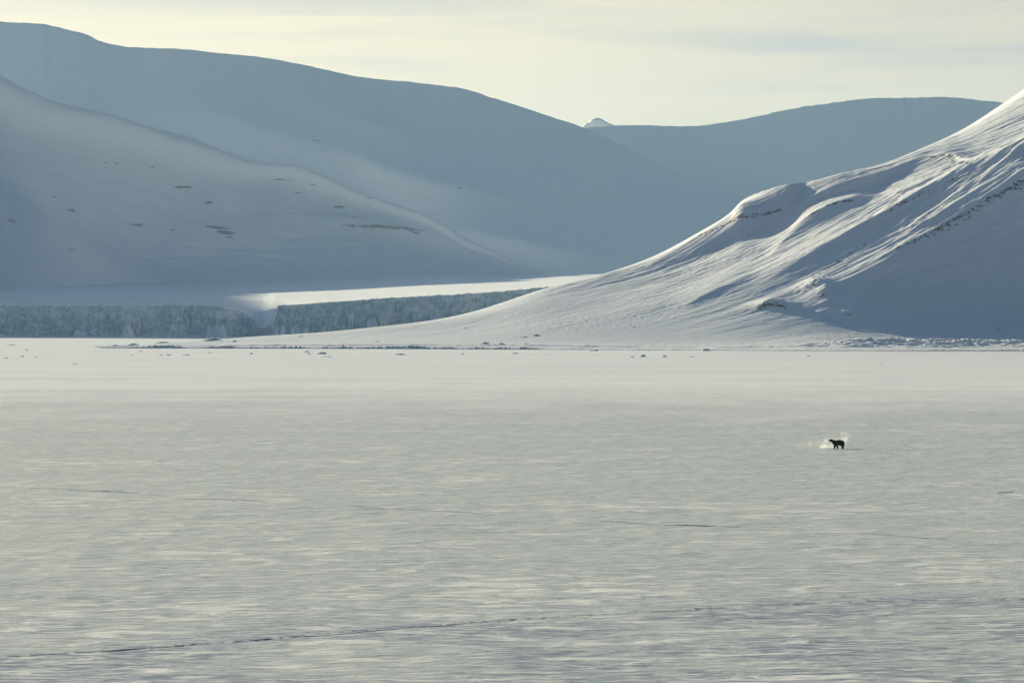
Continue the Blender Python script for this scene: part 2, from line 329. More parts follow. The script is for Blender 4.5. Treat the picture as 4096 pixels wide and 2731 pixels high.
def near_disp(X, Y, Z, PX, k):
    w = sstep(1.0, 1.5, k) * (1 - 0.7 * sstep(4.7, 5.0, k))
    c, s = math.cos(R(40)), math.sin(R(40))
    al = X * c + Y * s; ac = -X * s + Y * c               # along / across the fall line
    wd = 0.16 + 0.84 * sstep(2350, 3000, PX + 250 * (k - 3))
    d = wd * (0.55 * ridged(al / 150 + 0.2 * fbm(X / 60, Y / 60, 2, 4), ac / 22, 4, 2, 0.55) + 1.6 * fbm(al / 120, ac / 60, 2, 33)) + (0.3 + 0.7 * wd) * 0.20 * ridged(al / 40, ac / 6, 3, 8, 0.55)
    rough = sstep(-0.25, 0.35, fbm(X / 90, Y / 60, 2, 14))
    d = d * (1 + 1.3 * sstep(3150, 3600, PX) * sstep(2.0, 2.6, k) * (1 - sstep(3.3, 4.2, k)))
    d = d * (0.35 + 0.65 * sstep(2.0, 3.0, k)) + 0.16 * rough * fbm(X / 3.5, Y / 4.5, 3, 15)
    # hummocky bank behind the shore
    bank = np.exp(-((k - 1.35) / 0.28) ** 2) * (0.25 + sstep(3100, 3500, PX))
    d = d + bank * (2.6 * ridged(X / 30 + Y / 60, Y / 12, 4, 25, 0.55))
    d = d * w
    for vx, vy, am, wx, wy in KN:                     # small rocky knobs poking out of the snow
        c = int(np.argmin(np.abs(cols - vx * 1.7415))); r0 = int(np.where((HZ - (Z[:, c] - H) / Y[:, c] * F <= vy * 1.7415) & (k[:, 0] > 1))[0][0])
        q = np.sqrt(((X - X[r0, c]) / wx) ** 2 + ((Y - Y[r0, c]) / np.where(Y > Y[r0, c], 1.6 * wy, wy)) ** 2)
        d = d + am * 0.95 * np.exp(-(q * q + .02) ** 0.62) * (1 + 0.15 * fbm(X / 4, Y / 4, 3, 77))
    return d
RG = [  # (x, y, height) in the 2352-wide view, lit-side and shaded-side widths
    (V([(1560,572,0),(1640,530,3),(1740,492,5),(1830,470,4.5),(1905,432,7),(1990,400,8),(2060,378,6),(2130,358,4),(2180,357,3.5),(2225,378,2),(2270,400,0)]), 55, 15, .85),
    (V([(1700,462,2),(1740,442,6),(1810,420,7),(1870,412,2)]), 30, 22),
    (V([(1760,590,0),(1815,530,3),(1850,500,6),(1900,472,8),(1950,458,7),(2010,455,0)]), 45, 18, 1.0),
    (V([(1730,640,1),(1830,588,7),(1950,530,10),(2050,478,13),(2150,430,15),(2250,388,17),(2352,352,20),(2480,310,22)]), 65, 22, .6),
    (V([(1830,690,1),(1930,640,7),(2030,590,13),(2130,540,18),(2200,497,21),(2280,452,25),(2352,415,28),(2480,360,30)]), 70, 26, .5),
    (V([(1550,703,0),(1575,697,.6),(1610,680,1.2),(1650,661,1.6),(1700,642,1.4),(1745,626,.8),(1775,615,0)]), 45, 8),
]
RL = [(V([(1690,470),(1740,445),(1800,420),(1850,416)]), 5, .75), (V([(1590,548),(1650,525),(1740,495),(1790,484)]), 5, .75), (V([(1850,500),(1900,472),(1955,460)]), 4, .7),
      (V([(2000,398),(2060,376)]), 5, .75), (V([(2120,362),(2180,356),(2225,375)]), 6, .75), (V([(2040,485),(2150,430),(2260,388)]), 4.5, .68), (V([(1860,640),(1960,575),(2010,545)]), 4, .62),
      (V([(2060,570),(2130,540),(2200,500),(2280,455),(2352,420)]), 3.6, .75), (V([(2130,548),(2190,520),(2230,490)]), 3.5, .6), (V([(1745,706),(1780,700),(1800,706)]), 3.5, .9), (V([(1850,662),(1868,655),(1890,660)]), 3, .8),
      (V([(1885,680),(1900,675)]), 3, .8), (V([(1945,722),(1955,719)]), 3, .8), (V([(1480,598),(1500,590)]), 4, .6), (V([(2130,290),(2200,262),(2300,205)]), 3, .45)]
hill = relief('hill', cols, KY, KZ, rows, M_SNOW, RG, near_disp, (), RL, stone=lambda px, py: sstep(2300, 2700, px) * (py < 1300), S=S)

# --- distant hills
def ycr_seed(name, px0): return (px0 % 97) / 7.0
def far_hill(name, sil, ycr, yft, zft, crest, px0, px1, nc, nr, ridges=(), disp=None, rocks=(), body=(0.16, 0.62), back=1.0):
    sil = np.array(sil, float); cols = np.linspace(px0, px1, nc)
    S = pchip(sil[:, 0], sil[:, 1], cols) + 2.2 * fbm(cols / 38, cols * 0 + ycr_seed(name, px0), 4, 88, 0.6)
    f = lambda q: pchip(*zip(*q), cols) if isinstance(q, (list, tuple)) else 0 * cols + q
    Yc, Yf, Zf = f(ycr), f(yft), f(zft); Zc = H + (HZ - S) / F * Yc; dY = Yc - Yf; dZ = Zc - Zf
    KY = np.stack([Yf - 0.35 * dY - 60, Yf, Yf + .25 * dY, Yf + .62 * dY, Yf + crest * dY, Yc, Yc + .25 * dY, Yc + 1.2 * dY * back])
    KZ = np.stack([Zf - 70, Zf, Zf + body[0] * dZ, Zf + body[1] * dZ, Zf + (1 - (1 - crest) * (1.35 if crest > .8 else 0.28)) * dZ, Zc, Zc - (0.06 if crest > .8 else .12) * dZ, 0 * Zc])
    if crest > .8:                                # straight upper slope that breaks off at a crisp ridge line
        for q, (fy, fz) in enumerate(((.25, .12), (.5, .37), (.75, .67), (1.0, 1.0), (1.25, 1.33))): KY[q + 2] = Yf + fy * dY; KZ[q + 2] = Zf + fz * dZ
    rows = np.concatenate([np.linspace(0, 1, 8)[:-1], np.linspace(1, 5, nr)[:-1], np.linspace(5, 7, 30)])
    return relief(name, cols, KY, KZ, rows, M_FAR, ridges, disp, rocks, S=S)
sB = [(-4500,-477),(-3800,-546),(-3450,-587),(-3330,-756),(-2990,-756),(-2830,-546),(-2500,-371),(-1600,20),(-1350,110)] + V([(-250,92),(0,172),(60,205),(140,240),(180,250),(270,270),(330,285),(420,308),(520,345),(600,370),(680,385),(760,415),(850,450),(920,475),(990,500),(1060,537),(1130,570),(1200,600),(1290,630),(1360,650),(1500,670)])  # unseen crest left of frame is shaped to throw shade on the glacier
def dB(X, Y, Z, PX, k):
    w = sstep(1, 2, k) * (1 - 0.85 * sstep(4.3, 5, k))
    return w * (16 * fbm(X / 420, Y / 500, 4, 40) + 2.2 * ridged((X * .8 + Y * .6) / 160, (Y * .8 - X * .6) / 45, 3, 41))
RB = [(V([(40,225,10),(200,262,30),(330,300,36),(450,345,22),(560,390,5)]), 160, 110),
      (V([(420,480,0),(600,425,20),(660,412,34),(720,425,24),(850,480,14),(950,520,4)]), 130, 60),
      (V([(500,560,2),(640,500,12),(760,505,24),(850,510,34),(960,530,30),(1050,565,8)]), 120, 60),
      (V([(-60,400,100),(60,465,110),(150,530,80),(220,585,40),(300,630,4)]), 210, 170),
      (V([(370,560,1),(440,535,10),(500,525,14),(560,545,3)]), 80, 50)]
PB = [tuple(v * 1.7415 for v in p[:4]) + p[4:] for p in [
    (420,430,26,3,.05,.9),(350,384,11,2.5,.05,.7),(270,376,9,2,.05,.6),(243,374,6,2,.1,.6),(318,516,22,3,.05,.9),(480,466,12,4,-.1,.8),(495,522,36,3,.08,1.),(515,534,22,4,.1,1.),(525,545,12,4,.1,.6),
    (165,484,12,4,.3,.8),(125,452,9,3,.5,.6),(840,519,48,4,.04,.9),(905,523,65,4,.08,.9),(955,535,28,4,.3,.6),(775,475,24,4,.12,.7),(680,442,18,2.5,.05,.6),(815,499,10,2,0,.7),(670,502,9,2.5,-.1,.7),
    (30,507,26,3.5,.3,.7),(25,540,12,2,.2,.5),(180,578,26,3,.4,.5),(860,490,20,2,.2,.4),(405,514,9,1.8,0,.7),(398,528,10,2,-.1,.6),(300,345,20,2,.2,.4),(655,413,34,1.8,.05,.7),(720,425,28,2,.25,.5),
    (850,455,15,2,.1,.4),(170,295,22,2,.15,.35),(960,480,20,2,.4,.4)]]
hillB = far_hill('hill', sB, [(-4500, 5700), (-2700, 5700), (-1600, 5550), (0, 5620), (1200, 6050), (2300, 6400), (2700, 6500)], [(-4500, 4700), (-1600, 4750), (0, 4950), (900, 5250), (2300, 5500), (2700, 5500)],
                 [(-1600, 60), (0, 88), (1200, 98), (2700, 100)], 0.70, -4400, 2600, 820, 330, RB, dB, PB)
sC = V([(-900,-60),(-400,10),(0,50),(90,55),(160,70),(205,82),(225,93),(295,108),(400,112),(500,122),(600,131),(700,150),(830,178),(960,190),(1060,203),(1130,225),(1200,247),(1270,270),(1333,291),(1450,345),(1600,420),(1800,520),(1950,600)])
def dC(X, Y, Z, PX, k):
    w = sstep(1, 2, k) * (1 - 0.9 * sstep(4.2, 5, k))
    return w * (11 * fbm(X / 700, Y / 900, 3, 50))
RC = [(V([(560,222,0),(660,246,10),(760,262,34),(860,292,44),(940,325,30),(1030,366,0)]), 420, 200),
      (V([(600,322,0),(700,328,30),(800,345,48),(880,385,60),(1000,425,60),(1100,448,45),(1320,480,0)]), 320, 110),
      (V([(950,508,0),(1050,530,30),(1150,545,55),(1300,575,50),(1440,606,0)]), 280, 120),
      (V([(350,250,0),(450,256,25),(560,280,40),(680,318,20),(760,340,0)]), 300, 150)]
PC = [tuple(v * 1.7415 for v in p[:4]) + p[4:] for p in [(740,326,40,1.6,.2,.5),(870,386,24,1.8,.3,.6),(1060,432,32,1.8,.25,.6),(905,322,14,1.5,.3,.35),(565,316,5,1.8,0,.6),(720,354,14,1.5,0,.35)]]
hillC = far_hill('hill', sC, [(-1600, 10300), (0, 9700), (2300, 9300), (3400, 8800)], [(-1600, 7900), (0, 7500), (1200, 7250), (3400, 7100)], 60, 0.85, -1560, 3390, 520, 220, RC, dC, PC, body=(0.10, 0.58))
sD = V([(900,330),(1200,300),(1333,291),(1400,290),(1500,289),(1590,290),(1650,283),(1740,265),(1800,252),(1900,238),(2000,226),(2080,225),(2150,223),(2200,225),(2260,232),(2306,236),(2500,260),(2900,330),(3400,420)])
RD = [(V([(1340,300,20),(1450,315,40),(1600,350,40),(1760,400,14)]), 400, 260)]
hillD = far_hill('hill', sD, 10000, [(1600, 8300), (2400, 8700), (3600, 8500), (5900, 8400)], 60, 0.85, 1600, 5900, 420, 180, RD, dC, body=(0.10, 0.58))
sE = [(2180,620),(2250,562),(2325,507),(2350,491),(2370,477),(2385,472),(2400,475),(2425,487),(2450,499),(2475,508),(2550,560),(2640,620)]
hillE = far_hill('mountain', sE, 13500, 12900, 300, 0.95, 2190, 2630, 140, 60, (), lambda X, Y, Z, PX, k: 8 * fbm(X / 90, Y / 120, 3, 60) * sstep(1, 2, k), ((2386,480,30,8,0,.5),))

# ------------------------------------------------------------------ glacier
cols = np.concatenate([np.linspace(-900, -30, 90)[:-1], np.linspace(-30, 2300, 1100), np.linspace(2310, 3400, 50)])
tl = V([(-600,700),(0,700),(150,701),(300,702),(420,700),(480,701),(520,706),(550,713),(572,726),(588,742),(599,754),(606,754),(618,744),(630,735),(635,722),(638,701),(700,698),(770,693),(870,685),(1000,678),(1100,672),(1170,667),(1240,660),(1330,652),(1500,640),(2000,610)])
top = np.interp(cols, [p[0] for p in tl], [p[1] for p in tl])
Yf = pchip([-1100, 0, 900, 1045, 1110, 1500, 2100, 3400], [3120, 3035, 3010, 3060, 2985, 2955, 2880, 2800], cols)
Ztop = H + (HZ - top) / F * Yf
Znoise = (1.0 * fbm(cols / 16, cols * 0 + .5, 4, 70, .6)) * (Ztop > 20)
_u = np.linspace(cols[0], cols[-1], 2200); _k = np.hanning(241)[1:-1]; _k /= _k.sum()
Zsm = np.interp(cols, _u, np.convolve(np.pad(np.interp(_u, cols, Ztop), 119, 'edge'), _k, 'valid'))
hb = V([(-600,662),(0,656),(60,653),(170,647),(300,643),(400,644),(600,643),(820,638),(960,634),(1130,634),(1360,630),(1600,627),(2000,620)])
Sb = pchip([p[0] for p in hb], [p[1] for p in hb], cols); Yb = 5600.0; Zb = H + (HZ - Sb) / F * Yb
Zpl = pchip([-1100, 700, 1112, 2100, 3400], [34, 34.5, 34.2, 49, 60], cols)      # plateau height near the front
fr = []; ice = []
NF = 64
for i in range(NF):                                   # the face, foot to lip
    t = i / (NF - 1); back = 20 * t ** 0.9
    Z = -1.0 + (Ztop + Znoise + 1.0) * t
    rel = (Ztop > 0)
    uu = cols / 30 + 0.5 * fbm(cols / 40, cols * 0 + t * 1.3, 2, 70); b_ = fbm(uu / 1.6, cols * 0 + t * 1.1, 3, 71, .5) * 4.0; fl = np.floor(b_); b_ = fl + sstep(0.30, 0.70, b_ - fl)      # stepped blocks
    crk_ = np.exp(-(perlin(uu * 1.1, cols * 0 + t * 0.7, 72) / 0.035) ** 2) * (1 - 0.6 * t)                      # deep upright cracks
    a_ = 2.0 * b_ - 2.6 * crk_ + 1.0 * fbm(cols / 11, cols * 0 + t * 5, 3, 75, 0.5) + 9 * fbm(cols / 200, cols * 0, 2, 77)
    tal = sstep(0.0, 0.4, fbm(cols / 110, cols * 0 + 3.3, 3, 79)); hgt = 0.12 + 0.5 * tal
    talus = np.clip(1 - t / hgt, 0, 1) * (10 + 16 * tal)        # snow heaped at the foot
    env = np.clip((Ztop - 2) / 25, 0.1, 1)
    Yr = Yf + back * env - a_ * env * (0.35 + 0.65 * math.sin(math.pi * min(t * 1.05, 1) ** 0.8)) - talus * env
    fr.append((Yr, Z)); ice.append(np.clip(env * 1.1, 0, 1) * (1 - 0.75 * sstep(0, .5, np.clip(1 - t / hgt, 0, 1) * 1.2 + .3 * fbm(cols / 12, cols * 0 + t * 4, 3, 81))) * (1 if t < 0.97 else 0.5))
lipY = fr[-1][0]
for t in np.concatenate([np.geomspace(0.0012, 1, 110), np.linspace(1.02, 1.6, 12)]):
    Y = lipY + (Yb - lipY) * t
    d = Y - lipY
    base = np.interp(t, [0, 1, 1.6], [0, 1, 1.0])
    plat = Zpl + (Zb - Zpl) * (base if t <= 1 else 1)
    w = np.exp(-(d / 420.0) ** 1.2)
    if t > 1: plat = Zb - (t - 1) * 60
    # the dip behind the notch narrows away from the front on its steep side
    q_ = sstep(15, 170, d); w = np.exp(-(d / 300.0) ** 1.2)
    Zs = (Ztop * (1 - q_) + Zsm * q_) * w + plat * (1 - w) if t <= 1 else plat
    Zs = Zs + Znoise * np.exp(-d / 9.0) + sstep(5, 60, d) * 0.5 * fbm(gx(cols, Y) / 60, Y / 40, 3, 85)
    fr.append((Y, Zs)); ice.append(0 * cols)
Yg = np.stack([p[0] for p in fr]); Zg = np.stack([p[1] for p in fr]); Xg = gx(np.broadcast_to(cols, Yg.shape), Yg)
glacier = struct(grid_mesh('glacier', Xg, Yg, Zg, M_GLAC, {'ice': np.stack(ice)}))

# ------------------------------------------------------------------ cracks in the sea ice
a = NM('crack_shade'); M_DARK = a.fin(a.mix(a.rng(a.noise(a.coords((1.5, 3, 1)), 1.0, 4, .7), .4, .6), (0.012, 0.02, 0.045), (0.05, 0.07, 0.12)), 0.6, 0.2)  # dark colour painted in for the deep shade inside the cracks
def ground_z(x, y):
    return float(0.06 * fbm(np.array([x / 3.2]), np.array([y / 4.0]), 3, 1)[0] + 0.10 * fbm(np.array([x / 22]), np.array([y / 16]), 3, 5)[0]) + (0 if False else 0)
def crack(pts, wmax, label, seed, gap=0.35, wob=0.5):
    """a seam: ragged flat strip painted dark for its shade, snow lip on the far side"""
    P = [on_ice(x, y) for x, y in pts]; r_ = random.Random(seed)
    bm = bmesh.new(); bl = bmesh.new(); S_ = 0.0; run = None; seg = 0
    L = [0.0]
    for p, q in zip(P[:-1], P[1:]): L.append(L[-1] + math.hypot(q[0] - p[0], q[1] - p[1]))
    n = int(L[-1] / 0.45); prev = None
    xs = np.interp(np.linspace(0, L[-1], n), L, [p[0] for p in P]); ys = np.interp(np.linspace(0, L[-1], n), L, [p[1] for p in P])
    t = np.linspace(0, L[-1], n)
    w = fbm(t / 7.0, t * 0 + seed, 4, seed, 0.6) * 1.4 + (0.55 - gap); off = fbm(t / 12, t * 0 + 4.4, 4, seed + 3, 0.6) * wob + fbm(t / 2.2, t * 0 + 1.4, 2, seed + 3, 0.6) * wob * .3
    lipn = np.clip(fbm(t / 3.0, t * 0 + 8.4, 3, seed + 9) + 0.5, 0.1, 1.3)
    taper = np.minimum(1, np.minimum(t, L[-1] - t) / 3)
    for i in range(n):
        ww = wmax * max(0.0, w[i]) * taper[i]; x, y = xs[i], ys[i] + off[i]
        z = ground_z(x, y) if math.hypot(x, y) < 700 else 0.0
        z += 0.012
        ww = max(ww, 0.025)
        a0 = bm.verts.new((x, y - ww, z)); a1 = bm.verts.new((x, y, z + 0.01)); h = min(.10, ww * .3) * lipn[i]
        b0 = bl.verts.new((x, y, z + 0.006)); b1 = bl.verts.new((x, y + .03, z + h)); b2 = bl.verts.new((x, y + 0.25 + ww * .5, z + h * .8)); b3 = bl.verts.new((x, y + .9 + ww, z - .04))
        if prev: 
            p = prev; bm.faces.new((p[0], a0, a1, p[1]))
            for u, v in ((2, b0), (3, b1), (4, b2)): pass
            bl.faces.new((p[2], b0, b1, p[3])); bl.faces.new((p[3], b1, b2, p[4])); bl.faces.new((p[4], b2, b3, p[5]))
        prev = (a0, a1, b0, b1, b2, b3)
    me = bpy.data.meshes.new('ice_crack'); bm.to_mesh(me); bm.free(); me.materials.append(M_DARK)
    o = bpy.data.objects.new('ice_crack', me); COL.objects.link(o)
    me = bpy.data.meshes.new('snow_lip'); bl.to_mesh(me); bl.free(); me.materials.append(M_LUMP)
    for pl in me.polygons: pl.use_smooth = True
    c = bpy.data.objects.new('snow_lip', me); COL.objects.link(c); c.parent = o
    return tag(o, label, 'ice crack', 'cracks in the sea ice')
a = NM('blue_ice_shade'); M_LUMP = a.fin(a.mix(a.rng(a.noise(a.coords((.5, .5, 1.2)), 1.0, 5, .65), .40, .58), (0.20, 0.30, 0.42), (0.6, 0.7, 0.78)), 0.65, 0.2, a.bump(a.noise(a.coords((1.5, 1.5, 2.5)), 1.0, 4, .65), 0.25, 0.8))  # bluish ice, its colour darkened further for shade on the near faces
crack([(-300,2648),(0,2627),(160,2619),(330,2606),(480,2598),(700,2585),(800,2575),(1130,2551),(1320,2538),(1620,2508),(1860,2492),(2050,2478),(2300,2462),(2450,2455),(2700,2446),(2900,2430),(3080,2421),(3450,2408),(3560,2400)], 0.19, 'longest dark crack, running from the lower left corner up across the foreground ice', 3, .30, .45)
crack([(120,1952),(260,1958),(480,1966),(600,1978),(760,1992),(900,1995),(1060,2004)], 0.24, 'thin broken crack across the left middle of the ice, left of the smooth dashes', 5, .30)
crack([(1380,2022),(1500,2030),(1700,2040),(1830,2048),(1930,2053)], 0.2, 'faint short crack in the very middle of the ice sheet', 6, .30)
crack([(2400,2083),(2560,2092),(2680,2098),(2800,2101),(2960,2107)], 0.14, 'short dark crack in the centre, between the long foreground crack and the bear', 8, .10)
crack([(3440,2128),(3560,2138),(3700,2150),(3790,2158)], 0.26, 'dotted crack at right, below and right of the bear', 9, .30)
crack([(4120,2006),(4060,1968),(3985,1972),(4010,1988),(4050,1995),(4110,2004)], 0.35, 'curved hook-shaped crack at the right edge of the ice', 10, .28)

# ------------------------------------------------------------------ ice lumps
def lump(px, py, wpx, hpx, label, seed, n=3, blocky=0.5):
    """jammed block(s) of ice frozen in: a faceted heap, w and h as seen in photo px"""
    x, y = on_ice(px, py); sc = F / y; W = wpx / sc; Hh = hpx / sc; r_ = random.Random(seed)
    bm = bmesh.new()
    for i in range(n):
        u = 0 if i == 0 else r_.uniform(-.38, .38); big = 1 if i == 0 else r_.uniform(.35, .75)
        ret = bmesh.ops.create_icosphere(bm, subdivisions=3, radius=1.0)
        ax, ay, az = W * .5 * (0.55 if n > 1 else 1) * big, W * .32 * big + .3, Hh * big
        rz = r_.uniform(-.5, .5); tl_ = r_.uniform(-.25, .25) * blocky; ph = r_.uniform(0, 50)
        for v in ret['verts']:
            c = v.co.copy(); m = max(abs(c.x), abs(c.y), abs(c.z)); c = c.lerp(c / m * .82, blocky)
            k = 1 + .30 * float(fbm(np.array([c.x * 1.3 + ph]), np.array([c.y * 1.3 + c.z * 1.1]), 3, seed % 50)[0])
            c *= k; px_, py_, pz_ = c.x * ax, c.y * ay, c.z * az
            v.co = (u * W + px_ * math.cos(rz) - py_ * math.sin(rz), px_ * math.sin(rz) + py_ * math.cos(rz), max(-.2, pz_ + tl_ * px_))
    me = bpy.data.meshes.new('ice_block'); bm.to_mesh(me); bm.free(); me.materials.append(M_LUMP)
    o = bpy.data.objects.new('ice_block', me); COL.objects.link(o); o.location = (x, y, -0.02)
    return tag(o, label, 'ice block', 'ice blocks frozen into the sea ice')
LUMPS = [
 (1291,1416,44,9,'largest rounded ice block on the flat ice, just left of the picture centre'),
 (1235,1416,22,4,'low ice rubble touching the left side of the largest ice block'),
 (1228,1408,26,5,'small flat ice block nearer the shore, above the largest ice block'),
 (1004,1416,24,5,'small ice block alone on the ice, far to the left of the largest one'),
 (1310,1427,52,3,'thin broken ice crumbs in a line below the largest ice block'),
 (1600,1419,56,6,'long low ice block in the middle, below the dark rubble ridge'),
 (1848,1417,14,4,'tiny ice block right of the long low one, centre of the shore'),
 (2062,1414,44,4,'thin low ice ridge piece on the ice at the picture centre'),
 (2574,1427,28,9,'middle pointed ice block of the row in front of the hill'),
 (2530,1429,26,4,'flat left neighbour of the pointed ice block'),
 (2658,1428,24,8,'right rounded ice block of the row in front of the hill'),
 (2770,1428,60,2,'very thin ice crumbs right of the row of three blocks'),
 (2822,1403,62,9,'humped ice block against the shore, above and right of the row'),
 (2380,1403,44,4,'flattened ice piece at the shore left of the humped block'),
 (3234,1424,22,4,'single small dark ice block on empty ice above the bear'),
 (3525,1453,26,2,'faint sliver of ice on the flat ice above and right of the bear'),
 (26,1433,26,4,'ice block nearest the left edge of the picture'),
 (90,1426,16,4,'small ice block, second from the left edge'),
 (142,1429,26,3,'flat ice block, third from the left edge, below a smaller crumb'),
 (48,1381,50,3,'long thin ice sliver at the left edge near the glacier'),
 (106,1400,12,3,'tiny ice block between the left edge and the glacier front'),
 (300,1457,16,3,'lone tiny ice block farthest out on the left of the ice'),
 (562,1406,16,3,'small ice crumb below the left end of the rubble ridge'),
 (645,1421,14,3,'left crumb of a small pair beneath the rubble ridge'),
 (672,1421,20,5,'right block of a small pair beneath the rubble ridge'),
 (750,1420,34,4,'low ice block between the small pair and the largest block'),
 (462,1387,52,9,'flattened ice heap at the left tip of the snowy shore'),
 (525,1421,24,2,'thin flat ice flake left of the small pair'),
 (838,1413,14,3,'little ice block left of the small lone ice block'),
]
for i, (px, py, w_, h_, lab) in enumerate(LUMPS): lump(px, py, w_, h_, lab, 100 + i, n=1 + (w_ > 18) * 2 + (w_ > 40) * 2)
# mounds and rocks standing on the snowy apron: sit them on the surface of the near hill
hill_me = hill.data; nc_ = 1240
HV = np.empty(len(hill_me.vertices) * 3, np.float32); hill_me.vertices.foreach_get('co', HV); HV = HV.reshape(-1, nc_, 3)
HPX = HV[0, :, 0] / HV[0, :, 1] * F + CX; HPY = HZ - (HV[:, :, 2] - H) / HV[:, :, 1] * F
def on_hill(px, py):
    c = int(np.argmin(np.abs(HPX - px))); m = np.where(HPY[50:, c] <= py)[0]; r_ = 50 + (m[0] if len(m) else int(np.argmin(HPY[50:, c])))
    return HV[r_, c]
def mound(px, py, wpx, hpx, label, seed):
    p = on_hill(px, py); sc = F / p[1]; W = wpx / sc; Hh = hpx / sc
    bm = bmesh.new(); nr, na = 9, 28; ring = []
    for i in range(nr + 1):
        rr = i / nr; row = []
        for j in range(na):
            th = 2 * math.pi * j / na; x = rr * math.cos(th) * W * .5; y = rr * math.sin(th) * W * .42
            nn = float(fbm(np.array([x / W * 3 + seed]), np.array([y / W * 3]), 3, seed % 40)[0])
            hgt = Hh * (max(0, 1 - rr ** 1.3)) * (1 + .7 * nn) - .25 * (rr > .95)
            back = 1 if y < 0 else 1.4
            row.append(bm.verts.new((x, y * back + .0, hgt + (0.10 * y if y > 0 else .0))))
        ring.append(row)
    for i in range(nr):
        for j in range(na):
            q = (ring[i][j], ring[i + 1][j], ring[i + 1][(j + 1) % na], ring[i][(j + 1) % na])
            if i: bm.faces.new(q)
            else: bm.faces.new(q[:0] + (ring[0][j], ring[1][j], ring[1][(j + 1) % na])) if j == j else None
    bmesh.ops.remove_doubles(bm, verts=bm.verts, dist=1e-4)
    me = bpy.data.meshes.new('snow_mound'); bm.to_mesh(me); bm.free(); me.materials.append(M_LUMP)
    for pl in me.polygons: pl.use_smooth = True
    o = bpy.data.objects.new('snow_mound', me); COL.objects.link(o); o.location = (float(p[0]), float(p[1]), float(p[2]) - .15)
    return tag(o, label, 'snow mound', 'snow mounds on the shore slope')
MOUNDS = [
 (850,1361,100,10,'widest dark snow mound at the left end of the snowy shore'),
 (940,1366,26,6,'small snow mound just right of the widest one on the left shore'),
 (535,1372,60,7,'low dark snow mound left of the widest one, near the shore tip'),
 (650,1371,70,6,'flat dark snow mound between the shore tip and the widest mound'),
 (1205,1345,34,3,'thin snow mound high on the shore right of the glacier notch'),
 (1510,1366,34,3,'thin snow mound on the shore right of the notch, lower down'),
 (1942,1375,48,8,'pointed snow mound in the middle of the shore slope'),
 (2008,1377,34,6,'smaller snow mound right beside the pointed one'),
 (2102,1377,16,5,'tiny snow mound right of the pointed pair'),
 (2146,1342,34,6,'snow mound higher up the slope above the pointed pair'),
 (1866,1313,26,3,'small thin snow mound nearest the right part of the glacier cliff'),
 (2100,1347,40,2,'low snow lip left of the upper snow mound'),
 (3995,1318,26,4,'small dark snow mound at the foot of the shaded slope, right edge'),
 (2536,1308,20,3,'small snow mound on the lower slope above the row of blocks'),
]
for i, m in enumerate(MOUNDS): mound(*m, 200 + i)

# rubble ridge squeezed up along the shore
def rubble():
    P = [(440,1389),(520,1390),(640,1390),(900,1391),(1230,1392),(1540,1397),(1900,1397),(2100,1397),(2600,1398),(3200,1401),(3700,1401),(4096,1402),(4500,1403)]
    xs = [p[0] for p in P]; n = 2600; px = np.linspace(400, 4500, n); pyb = pchip(SHX, SHY, px) + 1.0
    Yb_ = H * F / (pyb - HZ); Yb_ = Yb_ + 3 * fbm(px / 70, px * 0, 3, 90)
    hh = 0.30 + 0.9 * np.clip(fbm(px / 120, px * 0 + 2, 2, 92) + .35, 0, 1.2) * (1 - .65 * sstep(2100, 2400, px)) * sstep(430, 620, px) + np.exp(-((px - 1640) / 100.0) ** 2) * .55 + .5 * np.exp(-((px - 640) / 60.0) ** 2) + .35 * sstep(3500, 3800, px)
    hh = hh * (1.0 + 0.9 * (1 - sstep(2050, 2300, px))) * (0.35 + 0.9 * np.clip(.5 + fbm(px / 9, px * 0 + 5, 4, 94, .6), 0, 1.4))
    Y_ = []; Z_ = []
    prof = [(0, 0), (.15, .35), (.35, .7), (.8, 1), (1.6, .92), (3.2, .6), (6.5, .3), (11, .0)]
    for k, (dy, zz) in enumerate(prof):
        j = fbm(px / 5, px * 0 + k * 1.7, 3, 96 + k) * .5
        Y_.append(Yb_ + dy * (0.6 + hh) + j); Z_.append(np.maximum(-.3, zz * hh * (1 + .5 * j)) - (.3 if zz == 0 else 0))
    Y_ = np.stack(Y_); Z_ = np.stack(Z_); X_ = gx(np.broadcast_to(px, Y_.shape), Y_)
    o = grid_mesh('ice_rubble', X_, Y_, Z_, M_LUMP)
    tag(o, 'broken ice rubble squeezed up in a long dark line along the shore', 'ice rubble', kind='stuff')
rubble()

